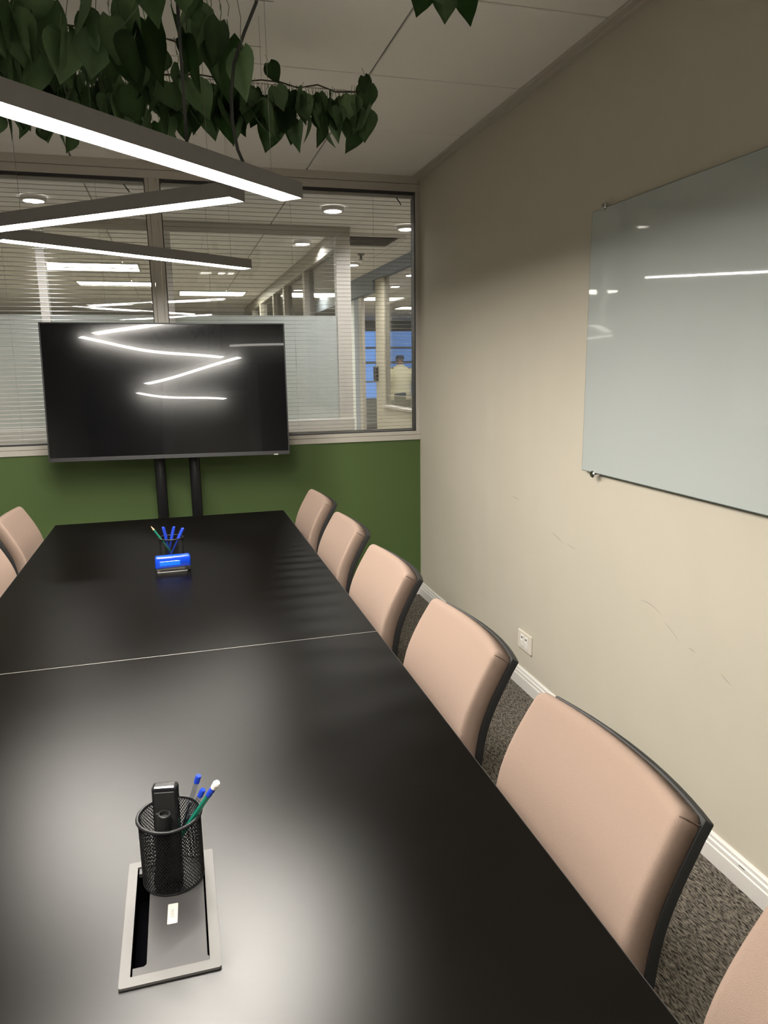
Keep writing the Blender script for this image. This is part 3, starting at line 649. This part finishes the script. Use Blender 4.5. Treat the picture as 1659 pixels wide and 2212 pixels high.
# right partition of the side corridor
p4 = struct(empty('window_4', (2.308, 6.0, 0)))
obj('head', boxes((-.05, .05, .0, 2.40, 2.42, ZC), (-.05, .05, 2.40, 7.0, 2.30, ZC), bev=.003), M['bluegrey'], p4)
obj('low_panel', boxes((-.04, .04, .0, 2.04, 0, .985), bev=.003), M['lowwall'], p4)
obj('sill', boxes((-.06, .06, .0, 2.04, .985, 1.012), bev=.003), M['alu'], p4)
obj('post', boxes((-.02, .05, 2.04, 2.40, 0, 2.42), bev=.003), M['lowwall'], p4)
obj('post', boxes((-.02, .02, 3.05, 3.20, 0, 2.30), bev=.003), M['alu'], p4)
obj('frosted_film', boxes((-.003, .003, 3.45, 4.3, 0, 2.30)), M['frost'], p4); obj('post', boxes((-.02, .02, 3.20, 3.45, 0, 2.30), bev=.003), M['bluegrey'], p4)
obj('pane', boxes((-.003, .003, .0, 2.04, 1.012, 2.42)), M['glass2'], p4)
rd = empty('access_reader', (2.288, 8.36, 1.362)); tag(rd, 'black access reader on the pale corridor post', 'reader')
obj('body', B(-.03, 0, -.07, .07, -.085, .085, bev=.012), M['glossblack'], rd); obj('keypad', B(-.034, -.029, -.04, .04, -.05, .02, bev=.002), M['mattblack'], rd)
# outer walls of the office
struct(obj('wall_far', boxes((-5.5, 3.3, 17.5, 17.6, 0, ZC), (7.9, 9.5, 17.5, 17.6, 0, ZC), (3.3, 7.9, 17.5, 17.6, 0, .62), (3.3, 7.9, 17.5, 17.6, 2.28, ZC)), M['farwall']))
struct(obj('wall_outer_left', B(-5.6, -5.5, YG, 17.6, 0, ZC), M['farwall'])); struct(obj('wall_outer_right', B(9.4, 9.5, YG, 17.6, 0, ZC), M['farwall']))
struct(obj('wall_corridor', boxes((XR+.11, 9.4, YG-.1, YG, 0, ZC), (-5.5, XL-.11, YG-.1, YG, 0, ZC)), M['lowwall']))
p5 = struct(empty('window_5', (5.6, 17.5, 0)))
for x in (-2.27, -1.25, .85, 1.9): obj('mullion', boxes((x-.03, x+.03, 0, .08, .62, 2.28), bev=.004), M['bluegrey'], p5)
for z0, z1 in ((.62, .67), (1.05, 1.09), (1.50, 1.56), (1.86, 1.91)): obj('transom', boxes((-2.3, 2.3, -.01, .07, z0, z1), bev=.004), M['bluegrey'], p5)
obj('pane', boxes((-2.3, 2.3, .03, .036, .62, 2.28)), M['glass2'], p5)
# office ceiling fittings
def downlight(x, y, lab):
    r = empty('downlight', (x, y, ZC)); tag(r, lab, 'ceiling light', 'round downlights beyond the window')
    obj('ring', lathe([(.054, -.002), (.078, -.001), (.078, -.012), (.072, -.030), (.060, -.030), (.054, -.002)], 24), M['white'], r); obj('disc', lathe([(0, -.004), (.054, -.004)], 24), M['down'], r)
for x, y, lab in [(-.78, 5.25, 'round downlight over the corridor, far left behind the bar lamps'), (1.118, 5.17, 'round downlight over the corridor, just right of the nearest bar lamp'), (1.82, 5.72, 'round downlight by the right edge of the window, highest there'),
               (1.14, 6.55, 'round downlight inside the glass office, above the frosted film'), (1.88, 7.78, 'round downlight halfway down the side corridor'), (1.72, 10.4, 'small round downlight at the far end of the side corridor'),
               (2.77, 8.54, 'round downlight right of the beam, near the window edge'), (2.94, 9.76, 'round downlight above the person in the cream shirt'), (3.35, 11.6, 'small far downlight left of the person'), (-2.6, 5.2, 'round downlight over the corridor, outside the left edge of the photo'), (3.4, 5.6, 'round downlight over the corridor, behind the right wall')]:
    downlight(x, y, lab)
def troff(x, y, w_, d_, lab):
    r = empty('ceiling_panel_light', (x, y, ZC)); tag(r, lab, 'ceiling light', 'flat panel lights in the far office')
    obj('frame', ring_prism(rr(-w_/2, w_/2, -d_/2, d_/2, .004, 2), rr(-w_/2+.02, w_/2-.02, -d_/2+.02, d_/2-.02, .003, 2), -.014, -.0005), M['white'], r)
    obj('diffuser', B(-w_/2+.02, w_/2-.02, -d_/2+.02, d_/2-.02, -.009, -.001), M['otroffer'], r)
troff(-.78, 8.5, 1.0, .62, 'flat panel light behind the left blind, brightest of the office panels'); troff(-.60, 10.1, 1.0, .5, 'flat panel light behind the left blind, one row farther back')
troff(.60, 11.2, .95, .62, 'flat panel light between the mullion and the side partition'); troff(2.02, 11.3, .75, .62, 'flat panel light behind the side partition posts'); troff(3.30, 11.7, .62, .62, 'flat panel light seen through the corridor doorway'); troff(4.7, 13.5, 1.2, .6, 'flat panel light added to brighten the person, hidden by the right window edge'); troff(-3.2, 10.2, 1.2, .6, 'flat panel light far left in the office')  # the panel over the person is added to brighten the shirt
vt = empty('ceiling_vent', (1.66, 6.42, ZC)); tag(vt, 'square ceiling air vent with angled blades beyond the window', 'vent')
obj('frame', ring_prism(rr(-.29, .29, -.29, .29, .004, 2), rr(-.25, .25, -.25, .25, .003, 2), -.014, -.0005), M['white'], vt); obj('backing', B(-.25, .25, -.25, .25, -.003, -.001), M['housing'], vt)
for k in range(7): obj('blade', B(-.25, .25, -.018, .018, -.001, .001), M['white'], vt, loc=(0, -.21+.07*k, -.009), rot=(.35, 0, 0))
sd = empty('sprinkler_head', (1.82, 7.18, ZC)); tag(sd, 'small dark sprinkler head under the corridor ceiling', 'sprinkler')
obj('body', lathe([(0, -.05), (.012, -.05), (.012, -.02), (.035, -.012), (.035, -.0005)], 16), M['steel'], sd); obj('deflector', lathe([(0, -.058), (.028, -.058), (.028, -.055), (0, -.055)], 16), M['steel'], sd)
# an office chair past the doorway
oc = empty('office_chair', (3.02, 10.55, 0), -2.2); tag(oc, 'dark office chair glimpsed low through the corridor doorway', 'chair')
obj('seat', B(-.23, .23, -.22, .22, .44, .51, bev=.03, seg=3), M['officechair'], oc, smooth=True); obj('backrest', B(-.22, .22, .20, .25, .58, 1.05, bev=.02, seg=3), M['officechair'], oc, smooth=True)
obj('column', T([(0, 0, .08), (0, 0, .45)], .025, 12), M['blackmetal'], oc); obj('back_bar', T([(0, .1, .46), (0, .24, .48), (0, .26, .70)], .018, 8), M['blackmetal'], oc)
bm = bmesh.new()
for k in range(5): a = 2*pi*k/5; tube(bm, [(0, 0, .10), (.28*cos(a), .28*sin(a), .05)], [.022, .014], 8); tube(bm, [(.28*cos(a), .28*sin(a), .05), (.28*cos(a), .28*sin(a), .002)], .022, 8)
obj('star_base', bm, M['blackmetal'], oc)

# person in the far office, seen from behind
def skin(name, verts, edges, m, parent, sub=2, root=0):
    me = D.meshes.new(name); me.from_pydata([v[0] for v in verts], edges, []); o = D.objects.new(name, me); link(o, parent); me.materials.append(m)
    md = o.modifiers.new('skin', 'SKIN'); md.use_smooth_shade = True
    sv = me.skin_vertices[0].data
    for i, v in enumerate(verts):
        r = v[1]; sv[i].radius = r if isinstance(r, tuple) else (r, r); sv[i].use_root = (i == root)
    s = o.modifiers.new('sub', 'SUBSURF'); s.levels = sub; s.render_levels = sub
    return o
pe = empty('person', (4.62, 15.0, 0)); pe.scale = (1.16, 1.08, 1.0); tag(pe, 'person seen from behind in a cream shirt and dark trousers beyond the corridor glass', 'person')
V = [((0, 0, .92), .10), ((0, 0, 1.12), .11), ((0, .01, 1.32), .10), ((0, .01, 1.41), .07), ((0, .02, 1.47), .055), ((0, .04, 1.52), .065), ((0, .055, 1.58), .088), ((0, .05, 1.645), .070),
     ((-.10, 0, .80), .08), ((-.10, .01, .48), .065), ((-.10, -.02, .08), .042), ((-.10, .10, .035), .035), ((.10, 0, .80), .08), ((.10, .01, .48), .065), ((.10, -.02, .08), .042), ((.10, .10, .035), .035),
     ((-.19, .01, 1.37), .062), ((-.25, .02, 1.10), .044), ((-.19, .20, 1.00), .034), ((-.16, .27, .99), .032), ((.19, .01, 1.37), .062), ((.25, .02, 1.10), .044), ((.22, .20, 1.00), .034), ((.19, .27, .99), .032)]
E_ = [(0, 1), (1, 2), (2, 3), (3, 4), (4, 5), (5, 6), (6, 7), (0, 8), (8, 9), (9, 10), (10, 11), (0, 12), (12, 13), (13, 14), (14, 15), (2, 16), (16, 17), (17, 18), (18, 19), (2, 20), (20, 21), (21, 22), (22, 23)]
def fingers(x, y, z):
    for k in range(4): i = len(V); V.append(((x-.024+.016*k, y+.04, z-.004), .010)); V.append(((x-.026+.017*k, y+.085+.008*(k in (1, 2)), z-.018), .008)); E_.append((19 if x < 0 else 23, i)); E_.append((i, i+1))
    i = len(V); sx = 1 if x < 0 else -1; V.append(((x+sx*.035, y+.01, z-.005), .010)); V.append(((x+sx*.048, y+.04, z-.015), .008)); E_.append((19 if x < 0 else 23, i)); E_.append((i, i+1))
fingers(-.16, .27, .99); fingers(.19, .27, .99)
skin('body', V, E_, M['skin'], pe)
def loft(rings, bm=None, n=20, caps=True):
    bm = bm or bmesh.new(); R_ = [[bm.verts.new((cx+rx*cos(2*pi*k/n), cy+ry*sin(2*pi*k/n), z)) for k in range(n)] for (z, rx, ry, cx, cy) in rings]
    for a, b in zip(R_, R_[1:]):
        for k in range(n): bm.faces.new((a[k], a[(k+1) % n], b[(k+1) % n], b[k]))
    if caps: bm.faces.new(R_[0][::-1]); bm.faces.new(R_[-1])
    return bm
bm = loft([(.73, .225, .16, 0, .0), (.88, .205, .15, 0, 0), (1.05, .20, .145, 0, -.005), (1.20, .215, .145, 0, -.01), (1.31, .225, .135, 0, 0), (1.375, .195, .115, 0, .01), (1.42, .125, .09, 0, .015), (1.455, .075, .072, 0, .02), (1.475, .068, .068, 0, .025)])
for s_ in (-1, 1): tube(bm, [(s_*.10, .005, 1.345), (s_*.165, .005, 1.330), (s_*.215, .008, 1.285), (s_*.24, .015, 1.20), (s_*.252, .03, 1.10)], [.062, .078, .078, .070, .064], 14)
obj('shirt', bm, M['cream'], pe, smooth=True)
bm = loft([(.70, .185, .135, 0, 0), (.80, .19, .145, 0, 0), (.90, .18, .13, 0, 0)])
for s_ in (-1, 1): tube(bm, [(s_*.095, 0, .80), (s_*.10, .005, .48), (s_*.10, -.01, .05)], [.098, .082, .072], 12)
obj('trousers', bm, M['trousers'], pe, smooth=True)
skin('hair', [((0, .02, 1.555), .075), ((0, .035, 1.61), .096), ((0, .055, 1.665), .068)], [(0, 1), (1, 2)], M['hair'], pe)
for s in (-1, 1): obj('shoe', B(s*.10-.05, s*.10+.05, -.08, .19, 0, .085, bev=.03, seg=3), M['shell'], pe, smooth=True)

# rear wall: door frame and sign that the television mirrors
d1 = struct(empty('door_1', (.0, YR, 0)))
obj('leaf', B(-.42, .44, .004, .03, 0, 2.12, bev=.003), M['lowwall'], d1); obj('frame', boxes((.44, .58, .002, .05, 0, ZC-.02), (-.56, -.42, .002, .05, 0, ZC-.02), (-.42, .44, .002, .05, 2.12, 2.20), bev=.003), M['white'], d1)
obj('handle', T([(-.34, .03, 1.02), (-.34, .08, 1.02), (-.24, .08, 1.02)], .009, 10), M['chrome'], d1)
